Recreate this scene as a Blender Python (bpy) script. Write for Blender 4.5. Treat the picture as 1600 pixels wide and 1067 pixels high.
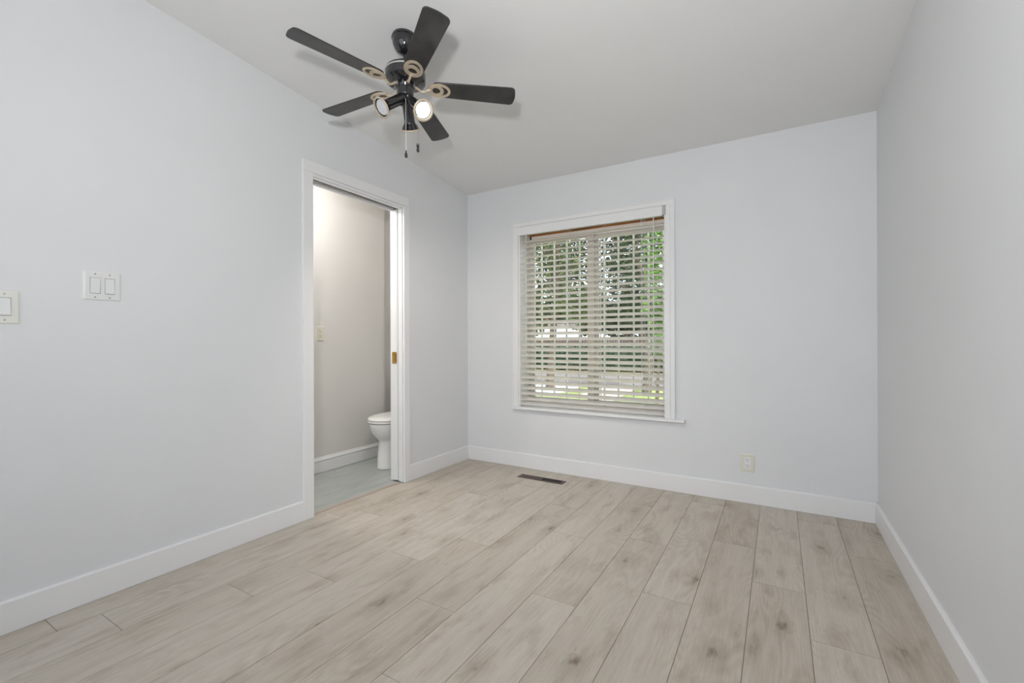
import bpy, bmesh, math, random
from mathutils import Vector, Matrix
R = math.radians
D = bpy.data
for o in list(D.objects): D.objects.remove(o)
S = bpy.context.scene
COL = S.collection

# ------------------------------------------------------------------ camera
cam = D.cameras.new('camera'); co = D.objects.new('camera', cam); COL.objects.link(co)
cam.sensor_width = 36; cam.sensor_fit = 'HORIZONTAL'
cam.lens = 36*704.11/1600
YAW, PIT, ROLL = .5341, .0006, -.0029
F0 = Vector((-math.sin(YAW), math.cos(YAW), 0)); R0 = Vector((math.cos(YAW), math.sin(YAW), 0)); U0 = Vector((0, 0, 1))
F = F0*math.cos(PIT)+U0*math.sin(PIT); U = U0*math.cos(PIT)-F0*math.sin(PIT)
Rv, Uv = R0*math.cos(ROLL)+U*math.sin(ROLL), U*math.cos(ROLL)-R0*math.sin(ROLL)
m = Matrix((Rv, Uv, -F)).transposed().to_4x4(); m.translation = (0, 0, 1.05)
co.matrix_world = m
cam.clip_start = .02; cam.clip_end = 300
S.camera = co

# ------------------------------------------------------------------ view
S.view_settings.view_transform = 'Standard'; S.view_settings.look = 'None'
S.view_settings.gamma = 1; S.view_settings.use_curve_mapping = False
S.view_settings.exposure = -0.12

# ------------------------------------------------------------------ world and lights
w = D.worlds.new('sky'); S.world = w; w.use_nodes = True
nt = w.node_tree; nt.nodes.clear()
sky = nt.nodes.new('ShaderNodeTexSky'); sky.sky_type = 'NISHITA'; sky.sun_disc = False
sky.sun_elevation = R(52); sky.sun_rotation = R(115); sky.dust_density = 3
mixw = nt.nodes.new('ShaderNodeMixRGB'); mixw.inputs[0].default_value = .6
mixw.inputs[2].default_value = (6, 6.3, 6.8, 1)
bg = nt.nodes.new('ShaderNodeBackground'); bg.inputs[1].default_value = .48
ow = nt.nodes.new('ShaderNodeOutputWorld')
nt.links.new(sky.outputs[0], mixw.inputs[1]); nt.links.new(mixw.outputs[0], bg.inputs[0]); nt.links.new(bg.outputs[0], ow.inputs[0])

def light(name, kind, loc, energy, color=(1, 1, 1), aim=None, **kw):
    l = D.lights.new(name, kind); l.energy = energy; l.color = color
    for k, v in kw.items(): setattr(l, k, v)
    o = D.objects.new(name, l); COL.objects.link(o); o.location = loc
    if aim is not None: o.rotation_euler = (Vector(aim)-Vector(loc)).to_track_quat('-Z', 'Y').to_euler()
    return o
light('sun', 'SUN', (6, -2, 12), 4.5, (1, .95, .86), aim=(0, 4, 0), angle=R(1))
# fill light added at a made-up window behind the photographer
light('rear_fill_light', 'AREA', (-1.0, -1.46, 1.35), 3, (.97, .985, 1.0), aim=(-1.0, 0, 1.33), shape='RECTANGLE', size=2.3, size_y=1.9)
# the photographer's flash, just above and behind the camera
light('camera_flash', 'AREA', (-.14, -.10, 1.44), 30, (.985, .99, 1.0), aim=(-1.0, 1.75, 2.75), shape='DISK', size=.11)
# ceiling lamp of the bathroom
light('bathroom_lamp_light', 'POINT', (-2.92, 1.77, 2.18), 25, (1, .98, .955), shadow_soft_size=.07)

# ------------------------------------------------------------------ materials
def mat(name): 
    M = D.materials.new(name); M.use_nodes = True
    return M, M.node_tree, M.node_tree.nodes['Principled BSDF']
def N(t, kind, **kw):
    n = t.nodes.new(kind)
    for k, v in kw.items():
        if hasattr(n, k): setattr(n, k, v)
        else: n.inputs[k.replace('_', ' ')].default_value = v
    return n
def ramp(t, stops):
    r = t.nodes.new('ShaderNodeValToRGB'); e = r.color_ramp.elements
    while len(e) < len(stops): e.new(.5)
    for i, (p, c) in enumerate(stops): e[i].position = p; e[i].color = (*c, 1)
    return r
def paint(name, col, rough=.5, var=.02, bump=.02, scale=180, spec=.4, metal=0, coat=0):
    M, t, b = mat(name)
    g = N(t, 'ShaderNodeNewGeometry')
    n = N(t, 'ShaderNodeTexNoise', Scale=3.0, Detail=3.0); t.links.new(g.outputs['Position'], n.inputs['Vector'])
    lo = tuple(max(0, c*(1-var)) for c in col); hi = tuple(min(1, c*(1+var)) for c in col)
    r = ramp(t, [(.35, lo), (.65, hi)]); t.links.new(n.outputs['Fac'], r.inputs[0]); t.links.new(r.outputs[0], b.inputs['Base Color'])
    b.inputs['Roughness'].default_value = rough; b.inputs['Specular IOR Level'].default_value = spec
    b.inputs['Metallic'].default_value = metal; b.inputs['Coat Weight'].default_value = coat
    if bump:
        n2 = N(t, 'ShaderNodeTexNoise', Scale=float(scale), Detail=2.0); t.links.new(g.outputs['Position'], n2.inputs['Vector'])
        bp = N(t, 'ShaderNodeBump', Strength=bump, Distance=.002); t.links.new(n2.outputs['Fac'], bp.inputs['Height']); t.links.new(bp.outputs[0], b.inputs['Normal'])
    return M
M_WALL = paint('wall_paint', (.745, .752, .762), .55, .008, .06, 260)
M_CEIL = paint('ceiling_paint', (.80, .80, .79), .8, .008, .05, 200, .2)
M_TRIM = paint('trim_paint', (.825, .822, .82), .35, .008, .01, 60)
M_BWALL = paint('bathroom_wall_paint', (.74, .72, .69), .45, .008, .05, 260)
M_PLATE = paint('switch_plastic', (.775, .775, .765), .35, .005, 0)
M_ROCK = paint('rocker_plastic', (.79, .80, .80), .25, .005, 0)
M_IVORY = paint('ivory_plastic', (.74, .72, .62), .35, .01, 0)
M_WHITEP = paint('white_plastic', (.82, .82, .84), .3, .005, 0)
M_DARK = paint('dark_slot', (.02, .02, .02), .6, 0, 0)
M_SCREW = paint('screw_metal', (.35, .35, .34), .35, .02, 0, metal=.8)
M_PORC = paint('porcelain', (.83, .83, .81), .12, .004, 0, spec=.6, coat=.6)
M_SEAT = paint('toilet_seat_plastic', (.87, .86, .83), .25, .004, 0)
M_BLACK = paint('black_gloss_metal', (.012, .012, .014), .16, .1, 0, spec=.6, coat=.5)
M_BRASS = paint('antique_brass', (.62, .52, .40), .42, .08, 0, metal=.4)
M_GOLD = paint('polished_brass', (.78, .52, .14), .22, .15, 0, metal=1)
M_SILVER = paint('brushed_silver', (.72, .72, .72), .3, .05, 0, metal=.9)
M_VENT = paint('bronze_enamel', (.075, .05, .042), .35, .2, 0, metal=.3)
M_VENTIN = paint('vent_interior', (.012, .01, .01), .7, .1, 0)
M_BLIND = paint('blind_vinyl', (.88, .87, .86), .4, .01, .01, 80)
_t = M_BLIND.node_tree; _b = _t.nodes['Principled BSDF']; _tl = _t.nodes.new('ShaderNodeBsdfTranslucent'); _tl.inputs[0].default_value = (.96, .93, .87, 1)
_mx = _t.nodes.new('ShaderNodeMixShader'); _mx.inputs[0].default_value = .5
_t.links.new(_b.outputs[0], _mx.inputs[1]); _t.links.new(_tl.outputs[0], _mx.inputs[2]); _t.links.new(_mx.outputs[0], _t.nodes['Material Output'].inputs['Surface'])
M_CORD = paint('cord', (.80, .78, .73), .6, .02, 0)
M_WAND = None
M_RAWWOOD = paint('raw_wood_header', (.50, .235, .09), .6, .3, .05, 90)
M_FRAMEV = paint('window_vinyl', (.88, .83, .79), .4, .01, 0)
M_BAR = paint('painted_steel_bar', (.72, .73, .68), .45, .05, 0)
M_GAP = paint('floor_gap', (.16, .135, .11), .9, .1, 0)
M_THRESH = paint('threshold_wood', (.47, .385, .325), .5, .06, .02, 120)
M_BULBOFF = paint('bulb_off_plastic', (.70, .72, .74), .3, .01, 0)
def emis(name, col, st):
    M, t, b = mat(name); b.inputs['Base Color'].default_value = (*col, 1)
    b.inputs['Emission Color'].default_value = (*col, 1); b.inputs['Emission Strength'].default_value = st
    return M
M_LIT = emis('lit_bulb', (1, .975, .93), 4)
M, t, b = mat('clear_wand'); M_WAND = M
b.inputs['Base Color'].default_value = (.93, .92, .88, 1); b.inputs['Roughness'].default_value = .15; b.inputs['Transmission Weight'].default_value = .3
# glass: clear pane with a faint reflection
M, t, b = mat('window_glass'); M_GLASS = M
t.nodes.remove(b); tr = N(t, 'ShaderNodeBsdfTransparent'); gl = N(t, 'ShaderNodeBsdfGlossy'); gl.inputs['Roughness'].default_value = .02
fr = N(t, 'ShaderNodeFresnel'); fr.inputs[0].default_value = 1.45; ms = N(t, 'ShaderNodeMixShader')
t.links.new(fr.outputs[0], ms.inputs[0]); t.links.new(tr.outputs[0], ms.inputs[1]); t.links.new(gl.outputs[0], ms.inputs[2])
t.links.new(ms.outputs[0], t.nodes['Material Output'].inputs['Surface'])

def wood_floor():
    M, t, b = mat('oak_laminate'); L = t.links.new
    uv = N(t, 'ShaderNodeUVMap'); uv.uv_map = 'plank'
    sep = N(t, 'ShaderNodeSeparateXYZ'); L(uv.outputs[0], sep.inputs[0])
    at = N(t, 'ShaderNodeAttribute'); at.attribute_name = 'tone'
    # stretched coordinates: u runs along the plank
    def comb(su, sv, zoff=0):
        c = N(t, 'ShaderNodeMapping'); c.inputs['Scale'].default_value = (su, sv, 1); L(uv.outputs[0], c.inputs['Vector']); return c
    # warp
    wn = N(t, 'ShaderNodeTexNoise', Scale=1.0, Detail=2.0); c0 = comb(1.3, 6); L(c0.outputs[0], wn.inputs['Vector'])
    # cathedral rings: contour lines of a smooth noise
    rn = N(t, 'ShaderNodeTexNoise', Scale=1.0, Detail=1.5, Roughness=.4); c1 = comb(1.1, 5.5); L(c1.outputs[0], rn.inputs['Vector'])
    mu = N(t, 'ShaderNodeMath', operation='MULTIPLY'); mu.inputs[1].default_value = 26; L(rn.outputs['Fac'], mu.inputs[0])
    sn = N(t, 'ShaderNodeMath', operation='SINE'); mu2 = N(t, 'ShaderNodeMath', operation='MULTIPLY'); mu2.inputs[1].default_value = 6.283
    L(mu.outputs[0], mu2.inputs[0]); L(mu2.outputs[0], sn.inputs[0])
    ring = N(t, 'ShaderNodeMapRange'); ring.inputs['From Min'].default_value = -1; ring.inputs['From Max'].default_value = 1; L(sn.outputs[0], ring.inputs['Value'])
    # fine fibre
    fn = N(t, 'ShaderNodeTexNoise', Scale=1.0, Detail=6.0, Roughness=.65); c2 = comb(9, 190); L(c2.outputs[0], fn.inputs['Vector'])
    # mid streak
    sn2 = N(t, 'ShaderNodeTexNoise', Scale=1.0, Detail=4.0); c3 = comb(1.6, 22); L(c3.outputs[0], sn2.inputs['Vector'])
    # smudge
    sm = N(t, 'ShaderNodeTexNoise', Scale=1.0, Detail=4.0, Roughness=.6); c4 = comb(4.5, 13); L(c4.outputs[0], sm.inputs['Vector'])
    # knots
    vo = N(t, 'ShaderNodeTexVoronoi', Scale=1.0); c5 = comb(3.6, 7.5)
    nz = N(t, 'ShaderNodeTexNoise', Scale=1.0, Detail=3.0); c6 = comb(22, 45); L(c6.outputs[0], nz.inputs['Vector'])
    va = N(t, 'ShaderNodeVectorMath', operation='SCALE'); va.inputs['Scale'].default_value = .34; L(nz.outputs['Color'], va.inputs[0])
    vb = N(t, 'ShaderNodeVectorMath', operation='ADD'); L(c5.outputs[0], vb.inputs[0]); L(va.outputs[0], vb.inputs[1]); L(vb.outputs[0], vo.inputs['Vector'])
    kd = N(t, 'ShaderNodeMapRange'); kd.inputs['From Min'].default_value = .02; kd.inputs['From Max'].default_value = .13; kd.inputs['To Min'].default_value = 1; kd.inputs['To Max'].default_value = 0
    L(vo.outputs['Distance'], kd.inputs['Value'])
    kh = N(t, 'ShaderNodeMapRange'); kh.inputs['From Min'].default_value = .03; kh.inputs['From Max'].default_value = .5; kh.inputs['To Min'].default_value = 1; kh.inputs['To Max'].default_value = 0
    L(vo.outputs['Distance'], kh.inputs['Value'])
    sx = N(t, 'ShaderNodeSeparateXYZ'); L(vo.outputs['Color'], sx.inputs[0])
    th = N(t, 'ShaderNodeMath', operation='GREATER_THAN'); th.inputs[1].default_value = .66; L(sx.outputs[0], th.inputs[0])
    kk = N(t, 'ShaderNodeMath', operation='MULTIPLY'); L(kd.outputs[0], kk.inputs[0]); L(th.outputs[0], kk.inputs[1])
    kk2 = N(t, 'ShaderNodeMath', operation='MULTIPLY'); L(kh.outputs[0], kk2.inputs[0]); L(th.outputs[0], kk2.inputs[1])
    base = ramp(t, [(0, (.550, .492, .415)), (.5, (.580, .525, .448)), (1, (.605, .552, .480))]); L(at.outputs['Fac'], base.inputs[0])
    def mixm(a, fac, col, amt, lo=.0, hi=1.):
        mr = N(t, 'ShaderNodeMapRange'); mr.inputs['From Min'].default_value = lo; mr.inputs['From Max'].default_value = hi; mr.inputs['To Max'].default_value = amt; L(fac, mr.inputs['Value'])
        mx = N(t, 'ShaderNodeMixRGB', blend_type='MULTIPLY'); L(mr.outputs[0], mx.inputs[0]); L(a, mx.inputs[1]); mx.inputs[2].default_value = (*col, 1); return mx.outputs[0]
    o = base.outputs[0]
    rm = N(t, 'ShaderNodeMath', operation='MULTIPLY'); L(ring.outputs[0], rm.inputs[0])
    rz = N(t, 'ShaderNodeMapRange'); rz.inputs['From Min'].default_value = .42; rz.inputs['From Max'].default_value = .68; L(wn.outputs['Fac'], rz.inputs['Value']); L(rz.outputs[0], rm.inputs[1])
    o = mixm(o, rm.outputs[0], (.78, .75, .70), .60)
    o = mixm(o, fn.outputs['Fac'], (.72, .70, .66), .60, .40, .75)
    o = mixm(o, sn2.outputs['Fac'], (.80, .77, .74), .60, .45, .75)
    o = mixm(o, sm.outputs['Fac'], (.62, .565, .50), .85, .53, .80)
    o = mixm(o, kk2.outputs[0], (.66, .61, .54), .65)
    o = mixm(o, kk.outputs[0], (.42, .36, .30), .75)
    L(o, b.inputs['Base Color'])
    b.inputs['Roughness'].default_value = .42; b.inputs['Specular IOR Level'].default_value = .35
    bp = N(t, 'ShaderNodeBump', Strength=.12, Distance=.001); L(fn.outputs['Fac'], bp.inputs['Height']); L(bp.outputs[0], b.inputs['Normal'])
    return M
M_FLOOR = wood_floor()

def streaky(name, c1, c2, sc, rough, spec=.4, bump=.1):
    M, t, b = mat(name); L = t.links.new
    tc = N(t, 'ShaderNodeTexCoord'); mp = N(t, 'ShaderNodeMapping'); mp.inputs['Scale'].default_value = sc; L(tc.outputs['Object'], mp.inputs['Vector'])
    n = N(t, 'ShaderNodeTexNoise', Scale=1.0, Detail=5.0, Roughness=.6); L(mp.outputs[0], n.inputs['Vector'])
    r = ramp(t, [(.3, c1), (.7, c2)]); L(n.outputs['Fac'], r.inputs[0]); L(r.outputs[0], b.inputs['Base Color'])
    b.inputs['Roughness'].default_value = rough; b.inputs['Specular IOR Level'].default_value = spec
    bp = N(t, 'ShaderNodeBump', Strength=bump, Distance=.001); L(n.outputs['Fac'], bp.inputs['Height']); L(bp.outputs[0], b.inputs['Normal'])
    return M
M_BFLOOR = streaky('bathroom_vinyl', (.34, .37, .355), (.47, .49, .465), (14, 2.5, 1), .4)
M_BLADE = streaky('black_stained_wood', (.018, .018, .017), (.045, .044, .042), (9, 9, 60), .33, .5, .15)
M_LAWN = streaky('lawn_grass', (.20, .27, .07), (.34, .42, .14), (1.2, 1.2, 1), .9)
M_ROAD = streaky('asphalt', (.16, .15, .145), (.22, .21, .20), (2, 2, 1), .9)
M_DRIVE = streaky('concrete', (.66, .64, .60), (.78, .76, .72), (1, 1, 1), .8)
M_DIRT = streaky('dry_verge', (.24, .18, .12), (.36, .28, .20), (1, 1, 1), .9)
M_BARK = streaky('bark', (.07, .05, .04), (.17, .13, .10), (6, 6, 1), .9)
M_LEAF = [streaky('dark_leaf', (.012, .026, .010), (.055, .085, .028), (2, 2, 2), .5),
          streaky('bright_leaf', (.03, .055, .015), (.13, .165, .045), (2, 2, 2), .5),
          streaky('hedge_leaf', (.018, .050, .028), (.045, .12, .055), (3, 3, 3), .6), streaky('lime_leaf', (.06, .16, .02), (.20, .36, .05), (3, 3, 3), .6)]
M_SIDING = streaky('pale_siding', (.74, .78, .84), (.86, .89, .92), (1, 1, 6), .7)
M_ROOF = streaky('grey_shingle', (.12, .11, .10), (.2, .19, .18), (4, 4, 4), .9)
M_FENCE = streaky('brown_fence_wood', (.07, .05, .04), (.16, .115, .09), (5, 5, .8), .8)
M_RENDER = paint('exterior_render', (.6, .58, .54), .8, .05, .1, 30)

# ------------------------------------------------------------------ helpers
def origin(o):
    v = Vector((0, 0, 0))
    while o is not None: v = v + Vector(o.location); o = o.parent
    return v
def obj(name, bm, material, parent=None, smooth=False, bevel=0, kind=None, label=None, angle=40):
    """link bm (world coordinates) as one mesh object"""
    bmesh.ops.recalc_face_normals(bm, faces=bm.faces)
    off = origin(parent)
    if off.length: bmesh.ops.translate(bm, verts=bm.verts, vec=-off)
    me = D.meshes.new(name); bm.to_mesh(me); bm.free()
    me.materials.append(material)
    o = D.objects.new(name, me); COL.objects.link(o)
    if parent is not None: o.parent = parent
    if smooth:
        for p in me.polygons: p.use_smooth = True
        me.set_sharp_from_angle(angle=R(angle))
    if bevel:
        bv = o.modifiers.new('bevel', 'BEVEL'); bv.width = bevel; bv.segments = 2; bv.limit_method = 'ANGLE'; bv.angle_limit = R(35)
    if kind: o['kind'] = kind
    if label: o['label'] = label
    return o
def thing(name, label, cat, loc, group=None, kind=None):
    o = D.objects.new(name, None); COL.objects.link(o); o.location = loc; o.empty_display_size = .1
    if label: o['label'] = label
    if cat: o['category'] = cat
    if group: o['group'] = group
    if kind: o['kind'] = kind
    return o
def tag(o, label, cat, group=None, kind=None):
    o['label'] = label; o['category'] = cat
    if group: o['group'] = group
    if kind: o['kind'] = kind
    return o
def box(bm, x0, x1, y0, y1, z0, z1, top=None):
    """axis box; top(x,y) gives a sloping top"""
    x0, x1 = sorted((x0, x1)); y0, y1 = sorted((y0, y1))
    zt = top or (lambda x, y: z1)
    vs = [bm.verts.new((x, y, z0)) for x, y in ((x0, y0), (x1, y0), (x1, y1), (x0, y1))]
    vt = [bm.verts.new((x, y, zt(x, y))) for x, y in ((x0, y0), (x1, y0), (x1, y1), (x0, y1))]
    bm.faces.new(vs[::-1]); bm.faces.new(vt)
    for i in range(4): bm.faces.new((vs[i], vs[(i+1) % 4], vt[(i+1) % 4], vt[i]))
    return bm
def B(): return bmesh.new()
def bx(*a, **k): return box(B(), *a, **k)
def loft(bm, rings, close=True, cap0=True, cap1=True):
    prev = None; n = len(rings[0]); first = None
    for r in rings:
        cur = [bm.verts.new(p) for p in r]
        if prev:
            for i in range(n if close else n-1): bm.faces.new((prev[i], prev[(i+1) % n], cur[(i+1) % n], cur[i]))
        else: first = cur
        prev = cur
    if cap0: bm.faces.new(first[::-1])
    if cap1: bm.faces.new(prev)
    return bm
def frame_of(d):
    d = Vector(d).normalized(); a = Vector((0, 0, 1)) if abs(d.z) < .9 else Vector((1, 0, 0))
    u = d.cross(a).normalized(); v = d.cross(u).normalized(); return d, u, v
def lathe(bm, base, axis, prof, n=40, cap0=True, cap1=True):
    """prof: list of (distance along axis, radius)"""
    d, u, v = frame_of(axis); base = Vector(base)
    rings = [[base+d*t+(u*math.cos(a)+v*math.sin(a))*max(r, 1e-4) for a in [2*math.pi*i/n for i in range(n)]] for t, r in prof]
    return loft(bm, rings, True, cap0, cap1)
def tube(bm, pts, r, n=10, flat=None):
    pts = [Vector(p) for p in pts]; rings = []; u = None
    for i, p in enumerate(pts):
        d = (pts[min(i+1, len(pts)-1)]-pts[max(i-1, 0)]).normalized()
        if u is None: _, u, v = frame_of(d)
        u = (u-d*u.dot(d)).normalized(); v = d.cross(u)
        rr = r[i] if isinstance(r, (list, tuple)) else r
        rings.append([p+(u*math.cos(a)+v*math.sin(a))*rr for a in [2*math.pi*k/n for k in range(n)]])
    return loft(bm, rings)
def bez(p0, p1, p2, p3, n=12):
    p0, p1, p2, p3 = map(Vector, (p0, p1, p2, p3)); out = []
    for i in range(n+1):
        t = i/n; s = 1-t; out.append(p0*s**3+p1*3*s*s*t+p2*3*s*t*t+p3*t**3)
    return out

# ------------------------------------------------------------------ room dimensions
XL, XR, YB, YF = -2.415, .489, 3.298, -1.5
def ceil_z(y): return 2.372+.0814*(YB-y)
XW = -2.530                       # bathroom side of the dividing wall
BX, BY0, BY1 = -3.19, .7, 3.42    # bathroom
DY0, DY1, DZ = 1.722, 2.487, 2.062
ST = 'structure'

# floor: individual planks in one mesh
def floor():
    bm = B(); uvl = bm.loops.layers.uv.new('plank'); tn = bm.verts.layers.float.new('tone')
    rnd = random.Random(11); L = 1.246; g = .0009
    joints = {0: 2.74, 1: 1.896, 2: 2.231, 3: 2.591, 4: 1.902, 5: 2.393, 6: 1.664, 7: 2.265, 8: 1.392, 9: 1.93, 10: 1.635, 11: 1.303, 12: 1.058, 13: .692, 14: .569, -1: 1.2}
    for k in range(-1, 15):
        x0 = .290-.1964*k; x1 = x0+.1964
        x0c, x1c = max(x0, XL-.02), min(x1, XR)
        if x1c <= x0c: continue
        j = joints[k]; ys = [j+L*i for i in range(-4, 5)]
        for y0 in ys:
            y1 = y0+L; a, b_ = max(y0, YF), min(y1, YB)
            if b_ <= a: continue
            to = rnd.random(); ou, ov = rnd.uniform(0, 40), rnd.uniform(0, 40)
            X0, X1, Y0, Y1 = x0c+g, x1c-g, a+g, b_-g
            vs = [bm.verts.new((x, y, 0)) for x, y in ((X0, Y0), (X1, Y0), (X1, Y1), (X0, Y1))]
            vb = [bm.verts.new((x, y, -.004)) for x, y in ((X0, Y0), (X1, Y0), (X1, Y1), (X0, Y1))]
            for v in vs+vb: v[tn] = to
            fs = [bm.faces.new(vs)]+[bm.faces.new((vb[i], vb[(i+1) % 4], vs[(i+1) % 4], vs[i])) for i in range(4)]
            for f in fs:
                for l in f.loops: l[uvl].uv = (l.vert.co.y-a+ou, l.vert.co.x-x0+ov)
    return obj('floor', bm, M_FLOOR, kind=ST)
floor()
obj('floor_underlay', bx(XL-.02, XR, YF, YB, -.05, -.003), M_GAP, kind=ST)
top = lambda x, y: ceil_z(y)+.05
# walls
bm = B()
box(bm, XW, XL, YF, DY0-.012, -.03, 0, top); box(bm, XW, XL, DY0-.012, DY1+.004, DZ+.02, 0, top)
box(bm, XL-.042, XL, DY1+.004, YB, -.03, 0, top); box(bm, XW, XW+.012, DY1+.004, YB, -.03, 0, top)
box(bm, XL-.042, XW+.012, YB-.08, YB, -.03, 0, top)
obj('wall_left', bm, M_WALL, kind=ST)
bm = B()
WX0, WX1, WZ0, WZ1 = -1.884, -.684, .507, 2.012
YO = 3.56
T = lambda x, y: ceil_z(YB)+.05
box(bm, XL, WX0, YB, YO, -.03, 0, T); box(bm, WX1, XR+.1, YB, YO, -.03, 0, T)
box(bm, WX0, WX1, YB, YO, -.03, WZ0-.02); box(bm, WX0, WX1, YB, YO, WZ1, 0, T)
obj('wall_back', bm, M_WALL, kind=ST)
obj('wall_right', bx(XR, XR+.1, YF-.1, YB, -.03, 0, top), M_WALL, kind=ST)
# wall behind the photographer, with a wide opening added to let light in
bm = B(); box(bm, XW, -2.2, YF-.1, YF, -.03, 0, top); box(bm, .2, XR, YF-.1, YF, -.03, 0, top)
box(bm, -2.2, .2, YF-.1, YF, -.03, .35); box(bm, -2.2, .2, YF-.1, YF, 2.35, 0, top)
obj('wall_front', bm, M_WALL, kind=ST)
bm = B()
for a in (-2.2, -1.02, .15): box(bm, a, a+.05, YF-.08, YF-.03, .35, 2.35)
for z in (.35, 2.30): box(bm, -2.15, .15, YF-.08, YF-.03, z, z+.05)
w2 = obj('added_window', bm, M_TRIM, kind=ST)  # unseen window, added to go with the rear fill light
obj('pane', bx(-2.15, .15, YF-.058, YF-.052, .4, 2.3), M_GLASS, w2)
# ceiling slab that follows the slope
bm = B(); cz = ceil_z
r0 = [(XL-.12, YF-.1, cz(YF-.1)), (XR+.1, YF-.1, cz(YF-.1)), (XR+.1, YO, cz(YO)), (XL-.12, YO, cz(YO))]
loft(bm, [r0, [(x, y, z+.12) for x, y, z in r0]]); obj('ceiling', bm, M_CEIL, kind=ST)

# baseboards: flat boards with an eased top edge
def baseboard(name, p0, p1, nrm, h=.118, t=.014, m=M_TRIM, prof=None):
    p0, p1, nrm = Vector((*p0, 0)), Vector((*p1, 0)), Vector((*nrm, 0))
    prof = prof or [(0, .0012), (t, .0012), (t, h-.006), (t-.002, h-.002), (t-.005, h), (0, h)]
    bm = loft(B(), [[p+nrm*a+Vector((0, 0, z)) for a, z in prof] for p in (p0, p1)])
    return obj(name, bm, m, kind=ST)
baseboard('baseboard_left', (XL, YF), (XL, DY0-.067), (1, 0))
baseboard('baseboard_left.001', (XL, DY1+.053), (XL, YB), (1, 0))
baseboard('baseboard_back', (XL, YB), (XR, YB), (0, -1))
baseboard('baseboard_right', (XR, YF), (XR, YB), (-1, 0))

# ------------------------------------------------------------------ doorway with pocket door
d = thing('door_1', 'white pocket door slid back inside the left wall beside the bathroom opening', None, (XL, DY0, 0), kind=ST)
CX = XL+.015
bm = B()
box(bm, XL, CX, DY0-.067, DY0, 0, DZ+.005); box(bm, XL, CX, DY1, DY1+.053, 0, DZ+.005)
o = obj('side_casing', bm, M_TRIM, d, bevel=.002)
obj('head_casing', bx(XL, CX+.001, DY0-.067, DY1+.050, DZ+.005, DZ+.072), M_TRIM, d, bevel=.002)
bm = B(); box(bm, XW-.015, XW, DY0-.067, DY0, 0, DZ); box(bm, XW-.015, XW, DY1, DY1+.053, 0, DZ); box(bm, XW-.015, XW, DY0-.067, DY1+.053, DZ, DZ+.07)
obj('bathroom_casing', bm, M_TRIM, d, bevel=.002)
bm = B()
box(bm, XW-.012, CX-.003, DY0-.012, DY0-.0005, 0, DZ)                                  # left jamb
# right split jambs with rounded edges and grooves
box(bm, -2.461, -2.4405, DY1-.006, DY1+.012, .006, DZ); box(bm, -2.438, -2.419, DY1-.010, DY1+.012, .006, DZ); box(bm, -2.4165, CX-.0005, DY1-.004, DY1+.0, .004, DZ)
box(bm, XW-.014, -2.517, DY1-.004, DY1+.012, .004, DZ)
obj('jamb', bm, M_TRIM, d, bevel=.0022)
bm = B(); box(bm, -2.452, CX-.004, DY0, DY1, DZ-.012, DZ+.004); box(bm, -2.434, -2.418, DY0, DY1, DZ-.022, DZ-.012)
box(bm, XW-.012, -2.522, DY0, DY1, DZ-.016, DZ+.004)
obj('head_jamb', bm, M_TRIM, d, bevel=.002)
bm = B(); box(bm, -2.516, -2.456, DY0, DY1, DZ+.006, DZ+.018); box(bm, -2.4955, -2.4800, DY0+.002, DY1, DZ-.010, DZ+.008)
obj('track', bm, M_SCREW, d)
bm = bx(-2.5135, -2.4655, DY1-.012, DY1+.70, .012, DZ-.014)
box(bm, -2.507, -2.472, DY1-.0145, DY1-.012, .014, DZ-.02)
p = obj('door_panel', bm, M_TRIM, d, bevel=.0018)
bm = bx(-2.5130, -2.4680, DY1-.0185, DY1-.0140, .890, .976)
l = obj('latch', bm, M_GOLD, p, bevel=.001, label='polished brass edge latch')
bm2 = bx(-2.477, -2.470, DY1-.022, DY1-.018, .903, .963); 
obj('latch_pull', bm2, paint('darker_brass', (.42, .2, .05), .3, .1, 0, metal=1), l, bevel=.001, label='darker brass finger pull')
for z_ in (.955, .911): obj('screw', lathe(B(), (-2.496, DY1-.0182, z_), (0, -1, 0), [(0, .003), (.001, .0026), (.0012, .0005)], 12), M_GOLD, l, smooth=True)
# threshold
obj('trim_1', bx(-2.468, -2.436, DY0, DY1-.016, -.002, .0032), M_THRESH, kind=ST, bevel=.0015)

# ------------------------------------------------------------------ bathroom
obj('floor_bathroom', bx(BX-.14, -2.44, BY0, BY1, -.06, -.0025), M_BFLOOR, kind=ST)
BH = 2.36
bm = B(); box(bm, BX-.1, BX, BY0, 3.04, -.05, BH); box(bm, BX-.14, BX-.06, 3.04, BY1+.1, -.05, BH)
obj('wall_bathroom_far', bm, M_BWALL, kind=ST)
obj('wall_bathroom_back', bx(BX-.1, XW, BY1, BY1+.1, -.05, BH), M_BWALL, kind=ST)
obj('wall_bathroom_front', bx(BX-.1, XW, BY0-.1, BY0, -.05, BH), M_BWALL, kind=ST)
bm = B(); box(bm, XW-.006, XW-.0005, BY0, DY0-.067, 0, BH); box(bm, XW-.006, XW-.0005, DY1+.053, BY1, 0, BH); box(bm, XW-.006, XW-.0005, DY0-.067, DY1+.053, DZ+.07, BH)
obj('wall_bathroom_near', bm, M_BWALL, kind=ST)
obj('ceiling_bathroom', bx(BX-.14, XW, BY0-.1, BY1+.1, BH, BH+.08), M_CEIL, kind=ST)
cp = [(0, .001), (.014, .001), (.014, .078), (.011, .083), (.011, .090), (.016, .097), (.013, .106), (.007, .112), (.005, .122), (0, .124)]
baseboard('baseboard_bathroom', (BX, BY0), (BX, 3.04), (1, 0), prof=cp)

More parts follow.
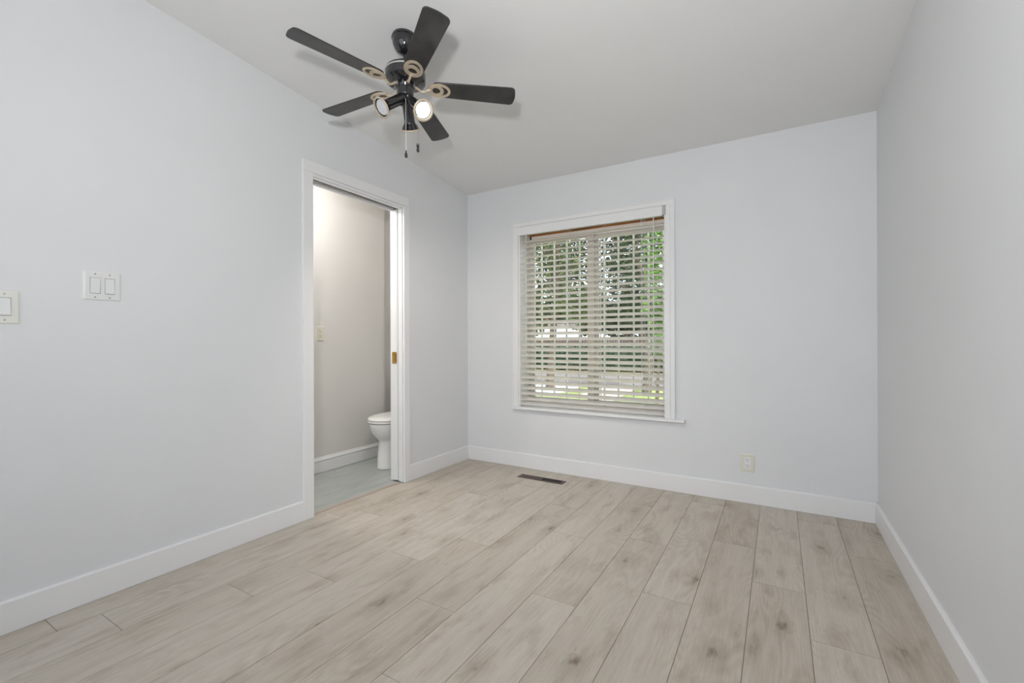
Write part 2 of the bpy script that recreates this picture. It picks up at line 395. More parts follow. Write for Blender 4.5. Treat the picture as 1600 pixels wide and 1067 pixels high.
def egg(y0, y1, hw, z, cx=-2.840, n=36, sq=1.0):
    """egg outline: narrow at y0 (front)"""
    out = []; cy = y0+(y1-y0)*.56
    for i in range(n):
        a = 2*math.pi*i/n; c, s = math.cos(a), math.sin(a)
        ly = (y1-cy) if s > 0 else (cy-y0)
        e = .72 if s > 0 else 1.0
        out.append((cx+hw*math.copysign(abs(c)**e, c), cy+ly*math.copysign(abs(s)**e, s), z))
    return out
t_ = thing('toilet', 'white porcelain toilet with closed lid behind the open bathroom doorway', 'toilet', (-2.84, 2.95, 0))
bm = B()
loft(bm, [egg(2.640, 3.13, .124, .000), egg(2.637, 3.13, .126, .006), egg(2.639, 3.13, .124, .014), egg(2.646, 3.11, .118, .10), egg(2.655, 3.10, .112, .18),
          egg(2.660, 3.10, .110, .218), egg(2.652, 3.10, .118, .236), egg(2.618, 3.10, .140, .268), egg(2.594, 3.10, .158, .302), egg(2.580, 3.10, .170, .340),
          egg(2.573, 3.10, .174, .372), egg(2.575, 3.10, .173, .379), egg(2.590, 3.09, .162, .381)])
obj('bowl', bm, M_PORC, t_, smooth=True, angle=60)
bm = B(); loft(bm, [egg(2.576, 3.04, .172, .384), egg(2.567, 3.045, .180, .387), egg(2.565, 3.045, .182, .395), egg(2.570, 3.04, .178, .4005)])
obj('seat', bm, M_SEAT, t_, smooth=True, angle=60)
bm = B(); loft(bm, [egg(2.572, 3.05, .176, .403), egg(2.565, 3.055, .182, .406), egg(2.564, 3.055, .183, .414), egg(2.574, 3.05, .176, .424), egg(2.62, 3.02, .146, .431), egg(2.70, 2.97, .09, .435)])
obj('lid', bm, M_SEAT, t_, smooth=True, angle=60)
obj('hinge', lathe(B(), (-2.93, 3.045, .405), (1, 0, 0), [(0, .012), (.18, .012)], 16), M_SEAT, t_, smooth=True)
bm = bx(-3.06, -2.62, 3.18, 3.38, .39, .73); obj('tank', bm, M_PORC, t_, bevel=.02)
obj('tank_lid', bx(-3.07, -2.61, 3.17, 3.39, .733, .765), M_PORC, t_, bevel=.01)
obj('tank_support', bx(-2.95, -2.73, 3.08, 3.36, .20, .39), M_PORC, t_, bevel=.03)

# bathroom ceiling lamp (out of the frame but it lights the far wall)
bl = thing('ceiling_lamp', 'round white bathroom ceiling lamp above the doorway side', 'lamp', (-2.92, 1.77, BH))
obj('lamp_base', lathe(B(), (-2.92, 1.77, BH), (0, 0, -1), [(0, .10), (.03, .10), (.04, .085)], 32), M_TRIM, bl, smooth=True)

# ------------------------------------------------------------------ switches and outlets
def screw(name, c, nrm, parent, r=.0032, m=M_SCREW):
    c = Vector(c); nrm = Vector(nrm)
    return obj(name, lathe(B(), c, nrm, [(0, r), (.0009, r*.9), (.0013, r*.3)], 14), m, parent, smooth=True)
def plate_bm(c, nrm, tan, hw, hh, t=.0055):
    """bevelled wall plate centred at c"""
    c, nrm, tan = Vector(c), Vector(nrm), Vector(tan); up = Vector((0, 0, 1))
    def ring(d, inset): return [c+nrm*d+tan*sx*(hw-inset)+up*sz*(hh-inset) for sx, sz in ((-1, -1), (1, -1), (1, 1), (-1, 1))]
    return loft(B(), [ring(0, 0), ring(t*.45, 0), ring(t*.8, .0015), ring(t, .006)])
def rocker(c, nrm, tan, parent, hw=.0155, hh=.0315, tilt=1, fr=M_PLATE, rk=M_ROCK):
    c, nrm, tan = Vector(c), Vector(nrm), Vector(tan); up = Vector((0, 0, 1))
    def q(cx, w, h, d0, dz): return [c+tan*sx*w+up*sz*h+nrm*(d0+dz*sz) for sx, sz in ((-1, -1), (1, -1), (1, 1), (-1, 1))]
    bm = loft(B(), [q(0, hw+.0018, hh+.0018, .0048, 0), q(0, hw+.0018, hh+.0018, .0060, 0)])
    gp = obj('rocker_bezel', bm, M_SCREW if fr is None else fr, parent)
    obj('rocker_gap', loft(B(), [q(0, hw+.0009, hh+.0009, .0055, 0), q(0, hw+.0009, hh+.0009, .00615, 0)]), M_DARK, gp)
    bm = loft(B(), [q(0, hw, hh, .004, 0), q(0, hw-.0002, hh-.0002, .0085, .0018*tilt), q(0, hw-.0012, hh-.0012, .0092, .0018*tilt)])
    return obj('rocker', bm, rk, parent, bevel=.0004)
NX, TY = (1, 0, 0), (0, 1, 0)
s = thing('light_switch', 'white double rocker light switch on the left wall, nearer the doorway', 'light switch', (XL, .7435, 1.285))
obj('wall_plate', plate_bm((XL, .7435, 1.2855), NX, TY, .0605, .0585), M_PLATE, s)
rocker((XL, .7200, 1.2855), NX, TY, s, tilt=1); rocker((XL, .7670, 1.2855), NX, TY, s, tilt=-1)
for y in (.7200, .7670):
    for z in (-1, 1): screw('screw', (XL+.0054, y, 1.2855+z*.0475), NX, s)
M_OFFW = paint('off_white_plastic', (.765, .765, .715), .35, .01, 0)
s = thing('light_switch', 'off-white rocker light switch cut by the left edge of the photo', 'light switch', (XL, .470, 1.1815))
yc = .4585
obj('wall_plate', plate_bm((XL, yc+.010-.0225, 1.1815), NX, TY, .0605, .0605), M_OFFW, s, label='slightly yellowed off-white plate')
rocker((XL, yc+.010, 1.1835), NX, TY, s, tilt=-1, fr=M_PLATE); rocker((XL, yc-.036, 1.1835), NX, TY, s, tilt=1, fr=M_PLATE)
for y in (yc+.010, yc-.036):
    for z in (-1, 1): screw('screw', (XL+.0054, y, 1.1815+z*.047), NX, s)

def outlet(label, c, nrm, tan, hw=.0405, hh=.0575, pm=M_IVORY, rm=M_WHITEP, group=None):
    c, nrm, tan = Vector(c), Vector(nrm), Vector(tan); up = Vector((0, 0, 1))
    o = thing('power_outlet', label, 'power outlet', c)
    obj('wall_plate', plate_bm(c, nrm, tan, hw, hh), pm, o, label='yellowed ivory plate')
    q = lambda w, h, d: [c+tan*sx*w+up*sz*h+nrm*d for sx, sz in ((-1, -1), (1, -1), (1, 1), (-1, 1))]
    gp = obj('receptacle', loft(B(), [q(.0168, .0335, .004), q(.0168, .0335, .0070), q(.0158, .0325, .0076)]), rm, o)
    for s_ in (1, -1):
        z = .0185*s_
        bm = B()
        def slot(cx, cz, w, h):
            p = c+tan*cx+up*(z+cz)+nrm*.0074
            loft(bm, [[p+tan*a*w+up*b*h+nrm*dd for a, b in ((-1, -1), (1, -1), (1, 1), (-1, 1))] for dd in (0, .0006)])
        slot(-.0065, .004, .0011, .0042); slot(.0065, .004, .0011, .0034)
        lathe(bm, c+up*(z-.0068)+nrm*.0074, nrm, [(0, .0027), (.0006, .0027)], 12)
        obj('socket_holes', bm, M_DARK, gp, label='dark slots of a three-pin socket')
    for s_ in (1, -1): screw('screw', c+up*s_*.048+nrm*.0050, nrm, o, r=.0028, m=M_IVORY)
    return o
outlet('ivory power outlet with white sockets low on the window wall', (-.1755, YB, .260), (0, -1, 0), (1, 0, 0))
outlet('ivory power outlet on the bathroom wall seen through the doorway', (BX, 2.345, 1.120), (1, 0, 0), (0, 1, 0), hw=.036, hh=.0575, rm=M_IVORY)

# ------------------------------------------------------------------ floor register
v = thing('floor_vent', 'dark bronze floor vent let into the planks below the window', 'floor vent', (-1.562, 3.072, 0))
vx0, vx1, vy0, vy1 = -1.752, -1.371, 3.034, 3.114
bm = B(); z0, z1 = .0003, .0042
box(bm, vx0, vx1, vy0, vy0+.013, z0, z1); box(bm, vx0, vx1, vy1-.013, vy1, z0, z1)
box(bm, vx0, vx0+.022, vy0+.013, vy1-.013, z0, z1); box(bm, vx1-.022, vx1, vy0+.013, vy1-.013, z0, z1)
xm = (vx0+vx1)/2; box(bm, xm-.005, xm+.005, vy0+.013, vy1-.013, z0, z1-.0005)
obj('frame', bm, M_VENT, v, bevel=.0015)
obj('duct', bx(vx0+.02, vx1-.02, vy0+.012, vy1-.012, .0002, .0008), M_VENTIN, v)
bm = B(); n = 4
for i in range(n):
    y = vy0+.020+i*.0125
    loft(bm, [[(x, y, .0012), (x, y+.009, .0034), (x, y+.0105, .0028), (x, y+.0015, .0009)] for x in (vx0+.022, xm-.005)])
obj('louver', bm, paint('louver_enamel', (.13, .08, .068), .35, .2, 0, metal=.3), v, label='brown louvre closed over the left half')

# ------------------------------------------------------------------ window
wd = thing('window_1', 'white-cased sliding window behind the venetian blind on the back wall', None, ((WX0+WX1)/2, YB, WZ0), kind=ST)
bm = B(); cy0 = YB-.013
def casing_profile(bm, x0, x1, z0, z1, vertical, flip):
    pass
bm = B(); box(bm, -1.937, WX0, cy0, YB, WZ0, WZ1+.0); box(bm, WX1, -.622, cy0, YB, WZ0, WZ1)
box(bm, -.660, -.653, cy0-.004, cy0, WZ0, WZ1); box(bm, -.630, -.622, cy0-.005, cy0, WZ0, 2.052); box(bm, -1.937, -1.929, cy0-.005, cy0, WZ0, 2.052)
box(bm, -1.937, -.622, cy0, YB, WZ1, 2.052); box(bm, -1.929, -.630, cy0-.005, cy0, 2.044, 2.052)
obj('casing', bm, M_TRIM, wd, bevel=.0015)
bm = B(); box(bm, -1.932, -.556, YB-.036, YB, WZ0-.021, WZ0); box(bm, WX0, WX1, YB, 3.50, WZ0-.021, WZ0)
obj('sill', bm, M_TRIM, wd, bevel=.003)
bm = B(); box(bm, WX0, WX0+.012, YB, YO-.02, WZ0, WZ1); box(bm, WX1-.012, WX1, YB, YO-.02, WZ0, WZ1)
obj('side_jamb', bm, M_TRIM, wd)
obj('head_jamb', box(bx(WX0+.012, WX1-.012, YB+.001, YO-.02, WZ1-.02, WZ1-.0005), WX0+.012, WX1-.012, 3.455, 3.475, 1.962, WZ1-.02), M_RAWWOOD, wd, label='unpainted brown wooden head board')
# vinyl window unit
fy0, fy1 = 3.475, 3.545
gx0, gx1, gz0, gz1 = WX0+.012, WX1-.012, WZ0, WZ1-.045
bm = B(); box(bm, gx0, gx0+.020, fy0, fy1, gz0, gz1); box(bm, gx1-.020, gx1, fy0, fy1, gz0, gz1); box(bm, gx0, gx1, fy0, fy1, gz0, gz0+.03); box(bm, gx0, gx1, fy0, fy1, gz1-.03, gz1)
obj('window_frame', bm, M_FRAMEV, wd, bevel=.002)
def sash(x0, x1, y0, y1, wl, wr):
    bm = B(); z0, z1 = gz0+.03, gz1-.03
    box(bm, x0, x0+wl, y0, y1, z0, z1); box(bm, x1-wr, x1, y0, y1, z0, z1); box(bm, x0+wl, x1-wr, y0, y1, z0, z0+.035); box(bm, x0+wl, x1-wr, y0, y1, z1-.035, z1)
    o = obj('sash', bm, M_FRAMEV, wd, bevel=.002)
    obj('pane', bx(x0+wl, x1-wr, (y0+y1)/2-.002, (y0+y1)/2+.002, z0+.035, z1-.035), M_GLASS, o)
sash(gx0+.020, -1.285, 3.480, 3.505, .022, .058)
sash(-1.322, gx1-.020, 3.512, 3.537, .058, .020)
bm = B()
for x in (-1.262, -1.246): box(bm, x, x+.004, 3.515, 3.53, gz0+.03, gz1-.03)
obj('screen_frame', bm, M_FRAMEV, wd)

# ------------------------------------------------------------------ venetian blind
bd = thing('venetian_blind', 'white wide-slat venetian blind half open across the window', 'blind', ((WX0+WX1)/2, YB+.03, WZ0))
bx0, bx1 = WX0+.003, WX1-.004
obj('valance', bx(WX0-.002, WX1-.022, YB-.016, YB-.008, 1.939, 2.010), M_TRIM, bd, bevel=.0015)
obj('valance_bracket', bx(WX1-.022, WX1-.001, YB-.017, YB-.006, 1.945, 2.010), paint('clear_clip', (.50, .52, .50), .3, .1, 0), bd, bevel=.001, label='translucent grey end clip')
obj('headrail', bx(bx0, bx1, YB+.002, YB+.052, 1.948, 1.988), M_BLIND, bd, bevel=.002)
SY, HW, TL = YB+.030, .0256, R(26)
def slat_ring(x, z, tilt, hw=HW):
    c, s_ = math.cos(tilt), math.sin(tilt); pts = []
    prof = [(-1, 0), (-.5, .0022), (0, .003), (.5, .0022), (1, 0), (.98, -.0026), (0, -.0004), (-.98, -.0026)]
    for a, h in prof:
        u = a*hw; pts.append((x, SY+u*c-h*s_, z+u*s_+h*c))
    return pts
bm = B(); rnd = random.Random(3); PITCH = .0455; zs = []
ladx = [-1.812, -1.432, -1.140, -.842]
z = .565; 
zs = []
z = .5735
while z < 1.925: zs.append((z, TL+R(rnd.uniform(-1, 1)))); z += PITCH
zs = [q for q in zs if q[0] < 1.922]
for z, tl in zs:
    dz = rnd.uniform(-.0006, .0006)
    loft(bm, [slat_ring(x, z+dz, tl) for x in (bx0, bx1)])
obj('slats', bm, M_BLIND, bd, smooth=True, angle=50)
c_, s_ = math.cos(R(22)), math.sin(R(22))
obj('bottom_rail', loft(B(), [[(x, SY+u*c_-h*s_, .5335+u*s_+h*c_) for u, h in ((-.026, -.006), (.026, -.006), (.026, .007), (-.026, .007))] for x in (bx0, bx1)]), M_BLIND, bd, bevel=.003)
bm = B()
for x in ladx:
    for dx, yy in ((-.006, SY-.0235), (.006, SY-.0235), (0, SY+.0235)): tube(bm, [(x+dx, yy, .53), (x+dx, yy, 1.95)], .0007, 5)
    for z, tl in zs: tube(bm, [(x, SY-.0235, z-.0235*math.sin(tl)-.003), (x, SY+.0235, z+.0235*math.sin(tl)-.003)], .0006, 4)
obj('ladder_cord', bm, M_CORD, bd)
bm = B(); tube(bm, [(-.765, YB-.022, 1.945), (-.765, YB-.024, 1.35), (-.766, YB-.024, .775)], .0032, 8)
wn = obj('tilt_wand', bm, M_WAND, bd, smooth=True)
obj('wand_tip', lathe(B(), (-.766, YB-.024, .780), (0, 0, -1), [(0, .003), (.008, .0105), (.018, .0125), (.030, .009), (.042, .011), (.050, .004)], 8), M_WAND, wn)
bm = B()
for x in (-.854, -.848): tube(bm, [(x, YB-.02, 1.945), (x, YB-.021, 1.3), (x+.001, YB-.02, .66)], .0010, 6)
lc = obj('lift_cord', bm, M_CORD, bd)
bm = B()
for x in (-1.806, -1.800): tube(bm, [(x, YB-.02, 1.945), (x, YB-.021, 1.3), (x+.001, YB-.02, .80)], .0010, 6)
obj('lift_cord', bm, M_CORD, bd)

# ------------------------------------------------------------------ ceiling fan
FC = Vector((-1.540, 1.605, 0)); ZB = 2.2765
TX, TY_ = .0061, -.0311                         # the fan hangs very slightly out of level
def tilted(v):                                    # v relative to the blade centre
    return Vector((FC.x+v.x-TX*v.z, FC.y+v.y-TY_*v.z, ZB+v.z+TX*v.x+TY_*v.y))
AX = Vector((-TX, -TY_, 1)).normalized()
fan = thing('ceiling_fan', 'black five-blade ceiling fan with three spotlights under a sloping white ceiling', 'ceiling fan', (FC.x, FC.y, ceil_z(FC.y)))
HUB = tilted(Vector((0, 0, 0)))
zc = ceil_z(FC.y)
def fl(prof, n=48): return lathe(B(), HUB, AX, prof, n)
# canopy follows the ceiling: bowl, upside down
obj('canopy', lathe(B(), (FC.x+.001, FC.y-.003, zc+.004), (0, -.0814, -1), [(0, .060), (.010, .0625), (.016, .063), (.019, .0595), (.026, .059), (.045, .055), (.062, .046), (.075, .036), (.084, .024), (.088, .013)], 48), M_BLACK, fan, smooth=True, angle=30)
bm = tube(B(), [(FC.x+.002, FC.y, zc-.08), HUB+AX*.085], .0125, 20)
obj('downrod', bm, M_BLACK, fan, smooth=True)
mo = obj('motor_housing', fl([(.104, .020), (.100, .040), (.092, .068), (.082, .086), (.076, .093), (.066, .0945), (.030, .0955), (.022, .093), (.012, .078), (.006, .058), (.004, .046)]), M_BLACK, fan, smooth=True, angle=25)
obj('trim_ring', fl([(.0665, .0950), (.0665, .0968), (.0590, .0968), (.0590, .0950)]), M_SILVER, mo, smooth=True, angle=25, label='silver band around the motor')
for k in range(10):
    a = 2*math.pi*k/10+.2; c = HUB+AX*-.003+Vector((math.cos(a)*.047, math.sin(a)*.047, 0))
    obj('screw', lathe(B(), c, AX, [(-.006, .0045), (.008, .0045)], 10), M_SCREW, mo, smooth=True)
obj('switch_housing', fl([(.006, .044), (-.002, .0445), (-.010, .0405), (-.048, .0395), (-.055, .036), (-.060, .030), (-.075, .027), (-.092, .022), (-.098, .014), (-.100, .005)]), M_BLACK, fan, smooth=True, angle=25)

TH0 = .6777; PITCHB = -.1856
def blade_pt(k, r, s_, h):
    """r outward, s_ across, h along blade normal"""
    t = TH0+k*2*math.pi/5; er = Vector((math.cos(t), math.sin(t), 0)); et = Vector((-math.sin(t), math.cos(t), 0))
    c, sn = math.cos(PITCHB), math.sin(PITCHB)
    ax = et*c+Vector((0, 0, sn)); nr = Vector((0, 0, c))-et*sn
    return tilted(er*r+ax*s_+nr*h)
def blade_outline():
    pts = []; r0, r1, w0, w1, cr = .122, .532, .046, .0555, .022
    n = 8
    for i in range(n+1):                              # outer corner, +s
        a = math.pi/2*(i/n); pts.append((r1-.004-cr+cr*math.sin(a), (w1-cr)+cr*math.cos(a)))
    for i in range(1, 6): pts.append((r1-.004+.004*math.sin(math.pi*i/6), (w1-cr)*(1-2*i/6)))
    for i in range(n+1):
        a = math.pi/2*(i/n); pts.append((r1-.004-cr+cr*math.cos(a), -(w1-cr)-cr*math.sin(a)))
    for i in range(9):                               # rounded root
        a = -math.pi/2-math.pi*(i/8); pts.append((r0+.030+.030*math.cos(a) if True else 0, w0*math.sin(a)))
    return pts
def annulus(bm, k, cr, a, b, cr2, a2, b2, h0, h1, n=40):
    """elliptical plate centred at radius cr, pierced by an ellipse centred at cr2"""
    def ring(c, A, Bq, h): return [bm.verts.new(blade_pt(k, c+A*math.cos(2*math.pi*i/n), Bq*math.sin(2*math.pi*i/n), h)) for i in range(n)]
    o0, o1, i0, i1 = ring(cr, a, b, h0), ring(cr, a, b, h1), ring(cr2, a2, b2, h0), ring(cr2, a2, b2, h1)
    for i in range(n):
        j = (i+1) % n
        bm.faces.new((o0[i], o0[j], o1[j], o1[i])); bm.faces.new((i0[j], i0[i], i1[i], i1[j]))
        bm.faces.new((o0[j], o0[i], i0[i], i0[j])); bm.faces.new((o1[i], o1[j], i1[j], i1[i]))
for k in range(5):
    ol = blade_outline()
    bm = loft(B(), [[blade_pt(k, r, s_*q, h) for r, s_ in ol] for h, q in ((-.0030, .985), (-.0022, 1), (.0022, 1), (.0030, .985))])
    bl_ = obj('blade', bm, M_BLADE, fan)
    bm = B()
    annulus(bm, k, .160, .0545, .0430, .1650, .0375, .0285, -.0080, -.0033)
    annulus(bm, k, .1445, .0375, .0340, .1440, .0215, .0205, -.0090, -.0036)
    # S-shaped arm
    t = TH0+k*2*math.pi/5
    pts = bez(blade_pt(k, .040, 0, .004), blade_pt(k, .062, 0, -.002), blade_pt(k, .070, 0, -.024), blade_pt(k, .086, 0, -.020), 8)+bez(blade_pt(k, .086, 0, -.020), blade_pt(k, .097, 0, -.017), blade_pt(k, .102, 0, -.007), blade_pt(k, .116, 0, -.006), 6)[1:]
    tube(bm, pts, [.0075-.0025*math.sin(math.pi*i/(len(pts)-1)) for i in range(len(pts))], 10)
    ar = obj('blade_arm', bm, M_BRASS, fan, smooth=True, angle=35)
    for rr, ss in ((.128, .026), (.128, -.026), (.2085, 0)):
        bm = lathe(B(), blade_pt(k, rr, ss, -.0078), blade_pt(k, rr, ss, -1)-blade_pt(k, rr, ss, 0), [(0, .0030), (.0015, .0026), (.002, .0008)], 10)
        obj('screw', bm, M_SILVER, ar, smooth=True)
def spot(face, src, on, rr=.0475):
    face, src = Vector(face), Vector(src); d_ = (face-src); Ln = d_.length; ax = d_.normalized()
    prof = [(.0, .014), (.010, .0155), (.016, .0235), (.022, .0245), (Ln-.038, .0255), (Ln-.030, .0275), (Ln-.018, .036), (Ln-.006, .0415), (Ln-.003, .0430), (Ln-.003, .0395), (Ln-.022, .030)]
    sp = obj('spotlight', lathe(B(), src, ax, prof, 40, True, True), M_BLACK, fan, smooth=True, angle=30)
    obj('spotlight_ring', lathe(B(), src, ax, [(Ln-.006, .0415), (Ln-.004, rr), (Ln, rr+.0008), (Ln+.002, rr-.001), (Ln+.0015, .0400), (Ln-.004, .0392)], 40, False, False), M_BRASS, sp, smooth=True, angle=60)
    if on: obj('bulb', lathe(B(), src, ax, [(Ln-.022, .024), (Ln-.010, .0325), (Ln-.005, .0335), (Ln-.002, .029), (Ln-.0005, .015), (Ln, .001)], 36), M_LIT, sp, smooth=True, label='glowing bulb')
    else:
        bu = obj('bulb', lathe(B(), src, ax, [(Ln-.022, .024), (Ln-.010, .0335), (Ln-.006, .0345), (Ln-.0035, .032)], 36), M_BULBOFF, sp, smooth=True, label='unlit bulb with rings of small dimples')
        bm = B(); dd, u, v_ = frame_of(ax)
        for r_, n_ in ((.008, 6), (.0165, 12), (.027, 20)):
            for i in range(n_):
                a = 2*math.pi*i/n_; lathe(bm, src+ax*(Ln-.0037)+(u*math.cos(a)+v_*math.sin(a))*r_, ax, [(0, .0022), (.0006, .0020)], 8)
        obj('bulb_dimples', bm, M_SCREW, bu)
    return sp
SRC = HUB-AX*.066
def along(p, s_): p = Vector(p); return p
spot((-1.564, 1.472, 2.123), SRC+Vector((.010, -.012, .008)), False)
spot((-1.377, 1.550, 2.096), SRC+Vector((.014, .004, .004)), True)
spot((-1.571, 1.673, 2.104), SRC+Vector((.004, .006, -.005)), True, rr=.046)
bm = tube(B(), [(-1.506, 1.568, 2.196), (-1.500, 1.565, 2.185), (-1.499, 1.565, 1.945)], .0010, 6)
pc = obj('pull_chain', bm, M_CORD, fan)
kp = [(0, .0012), (.004, .003), (.010, .0035), (.020, .0068), (.027, .0075), (.033, .0055), (.036, .001)]
obj('pull_knob', lathe(B(), (-1.499, 1.565, 1.948), (0, 0, -1), kp, 20), M_BLACK, pc, smooth=True)
bm = tube(B(), [(-1.512, 1.634, 2.19), (-1.506, 1.653, 2.17), (-1.506, 1.653, 2.008)], .0006, 6)
pc = obj('pull_chain', bm, M_SILVER, fan)
bm = lathe(B(), (-1.506, 1.653, 2.006), (0, 0, -1), kp, 20)
lathe(bm, (-1.5085, 1.6505, 2.016), (0, 0, -1), [(0, .0012), (.012, .003), (.02, .003)], 10); lathe(bm, (-1.5035, 1.6555, 2.016), (0, 0, -1), [(0, .0012), (.012, .003), (.02, .003)], 10)
obj('pull_knob', bm, M_BLACK, pc, smooth=True)
# light given off by the lit spotlight
sl = light('spot_bulb_light', 'SPOT', (-1.3735, 1.5485, 2.086), 7, (1, .94, .84), aim=(-1.30, 1.50, 1.85), spot_size=R(110), spot_blend=.8, shadow_soft_size=.03)
light('spot_bulb_light', 'SPOT', (-1.5745, 1.681, 2.092), 27, (1, .94, .86), aim=(-1.79, 2.17, 1.38), spot_size=R(112), spot_blend=.9, shadow_soft_size=.03)

# ------------------------------------------------------------------ outside
GZ = -.6
obj('ground', bx(-60, 45, YO+.05, 75, GZ-.3, GZ), M_LAWN, kind=ST)
o = obj('road', bx(-60, 40, 16.2, 20.6, GZ, GZ+.02), M_ROAD, kind=ST)
bm = loft(B(), [[(-9.6, 13.6, z_), (-6.0, 12.8, z_), (-6.2, 16.15, z_), (-10.4, 16.15, z_)] for z_ in (GZ+.001, GZ+.03)])
tag(obj('driveway', bm, M_DRIVE), 'pale concrete driveway beyond the left part of the window', 'driveway', kind=ST)
bm = loft(B(), [[(-5.2, 12.6, z_), (-3.9, 11.6, z_), (-4.2, 15.4, z_), (-5.4, 16.1, z_)] for z_ in (GZ+.001, GZ+.03)])
tag(obj('garden_path', bm, paint('sand_path', (.66, .53, .46), .9, .05, 0)), 'pinkish sand path on the lawn beyond the right part of the window', 'path', kind=ST)
tag(obj('verge', bx(-60, 40, 20.6, 23.0, GZ, GZ+.05), M_DIRT), 'strip of dry brown verge along the far side of the road', 'verge', kind=ST)
# security bars fixed outside the glass
by = 3.62
wb = thing('window_bars', 'pale steel security bars outside the window glass', 'window bars', (-1.28, YO, .45))
xs = [by*q for q in (-.5340, -.5015, -.4678, -.4350, -.4020, -.3690, -.3410, -.3083, -.2738, -.2415, -.2090)]
xs = [x*(-1.0)*-1.0-.012 for x in xs]
for x in xs: obj('bar', bx(x-.006, x+.006, by-.006, by+.006, .42, 2.08), M_BAR, wb)
for z in (.988, 1.230, 2.06, .44): obj('rail', bx(xs[0]-.02, xs[-1]+.02, by-.005, by+.005, z-.011, z+.011), M_BAR, wb)
for x in (xs[0], xs[-1]):
    for z in (.44, 2.06): obj('bracket', bx(x-.008, x+.008, YO-.001, by, z-.008, z+.008), M_BAR, wb)

def leaves(name, blobs, n, size, material, parent, seed):
    rnd = random.Random(seed); bm = B()
    for cx, cy, cz_, rx, ry, rz in blobs:
        for i in range(n):
            while True:
                p = Vector((rnd.uniform(-1, 1), rnd.uniform(-1, 1), rnd.uniform(-1, 1)))
                if .25 < p.length < 1: break
            p = Vector((cx+p.x*rx, cy+p.y*ry, cz_+p.z*rz)); s_ = size*rnd.uniform(.6, 1.4)
            u = Vector((rnd.gauss(0, 1), rnd.gauss(0, 1), rnd.gauss(0, 1))).normalized(); _, a, b_ = frame_of(u)
            bm.faces.new([bm.verts.new(p+a*s_*x+b_*s_*y+u*h*s_) for x, y, h in ((-1, 0, 0), (0, -.55, .2), (1, 0, -.1), (0, .55, .2))])
    me_bm = bm; off = origin(parent); bmesh.ops.translate(bm, verts=bm.verts, vec=-off)
    me = D.meshes.new(name); bm.to_mesh(me); bm.free(); me.materials.append(material); o = D.objects.new(name, me); COL.objects.link(o); o.parent = parent
    return o
def tree(name, label, x, y, h, tr, blobs, mi, n, size, seed, group='trees outside the window'):
    t = thing(name, label, 'tree', (x, y, GZ), group=group)
    rnd = random.Random(seed); bm = B()
    pts = [(x+rnd.uniform(-.1, .1)*i, y, GZ+h*i/6) for i in range(7)]
    tube(bm, pts, [tr*(1.25 if i == 0 else 1-.10*i) for i in range(7)], 12)
    for i in range(5):
        a = rnd.uniform(0, 6.28); z0 = GZ+h*rnd.uniform(.35, .75); L_ = h*.2
        tube(bm, [(x, y, z0), (x+math.cos(a)*L_*.5, y+math.sin(a)*L_*.5, z0+L_*.4), (x+math.cos(a)*L_, y+math.sin(a)*L_, z0+L_)], [tr*.45, tr*.3, tr*.12], 8)
    obj('trunk', bm, M_BARK, t, smooth=True)
    leaves('foliage', [(x+a, y+b_, c, d_, e, f) for a, b_, c, d_, e, f in blobs], n, size, M_LEAF[mi], t, seed)
LOW = lambda r: [(0, 0, 4.4, r, 1.7, 2.2), (-.35*r, .3, 2.4, .65*r, 1.2, 1.2), (.35*r, .2, 2.5, .65*r, 1.1, 1.3), (.0, .4, 6.9, r, 1.6, 2.0), (0, .2, 9.2, .9*r, 1.5, 1.6)]
tree('broadleaf_tree', 'olive green broadleaf tree beyond the left pane of the window', -6.75, 14.0, 6.5, .14,
     [(0, 0, 3.3, 2.0, 1.2, 1.5), (-1.1, .3, 2.0, .9, .9, .8), (1.1, .2, 2.2, .9, .9, .8), (.1, .2, 5.0, 1.9, 1.2, 1.5)], 1, 1500, .065, 5)
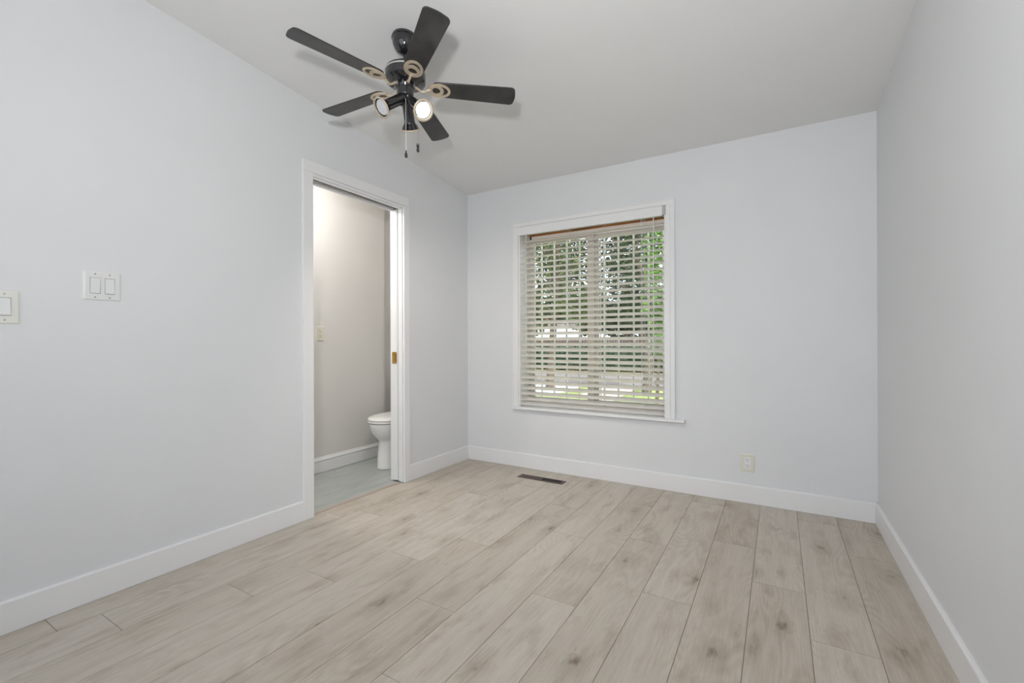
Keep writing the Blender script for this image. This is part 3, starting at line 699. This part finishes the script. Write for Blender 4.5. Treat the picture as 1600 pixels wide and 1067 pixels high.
tree('broadleaf_tree', 'dark green tree on the lawn beyond the right pane of the window', -3.55, 14.2, 6.5, .13,
     [(0, 0, 3.4, 1.1, 1.0, 1.6), (-.3, .1, 2.1, .8, .8, .7), (.4, .2, 1.9, .6, .7, .7), (.0, .2, 5.2, 1.1, 1.0, 1.4)], 0, 1500, .06, 8)
for x_, sd, lb in ((-17.1, 12, 'tall dark tree across the road, leftmost behind the hedge'), (-12.55, 14, 'tall dark tree across the road, second from the left behind the hedge'),
                   (-8.0, 15, 'tall dark tree across the road behind the window mullion'), (-3.4, 17, 'tall dark tree across the road, rightmost behind the hedge')):
    tree('broadleaf_tree', lb, x_, 27.6, 9.5, .25, LOW(2.25), 0, 2300, .12, sd)
tree('leafy_sapling', 'lime green leafy sapling at the right edge of the window view', -2.62, 11.5, 4.2, .04,
     [(0, 0, 2.2, .40, .4, .9), (.15, .1, 1.1, .30, .3, .6), (.05, 0, 3.3, .45, .4, .8)], 3, 420, .05, 21)
hd = thing('clipped_hedge', 'dense dark green clipped hedge across the road', 'hedge', (-8, 23.6, GZ))
leaves('foliage', [(-15.2+i*1.15, 23.7, .15, .85, .55, .80) for i in range(14)], 900, .075, M_LEAF[2], hd, 31)
fn_ = thing('board_fence', 'brown vertical-board fence standing behind the hedge', 'fence', (-8, 24.6, GZ))
bm = B()
for i in range(150): 
    x = -19+i*.15; box(bm, x, x+.138, 24.58, 24.60, GZ, 1.30)
obj('board_panel', bm, M_FENCE, fn_)
bm = B()
for i in range(10): box(bm, -19+i*2.4, -18.9+i*2.4, 24.6, 24.7, GZ, 1.38)
obj('fence_rail', box(bm, -19, 3.5, 24.60, 24.64, .9, .98), M_FENCE, fn_)
hs = thing('garden_shed', 'pale blue-white building glimpsed low beyond the left pane', 'building', (-12.0, 25.2, GZ))
obj('wall', bx(-13.5, -10.4, 24.85, 25.6, GZ, 1.95), M_SIDING, hs)
bm = loft(B(), [[(x, 24.78, 1.95), (x, 25.68, 1.95), (x, 25.23, 2.15)] for x in (-13.6, -10.3)]); obj('roof', bm, M_ROOF, hs)
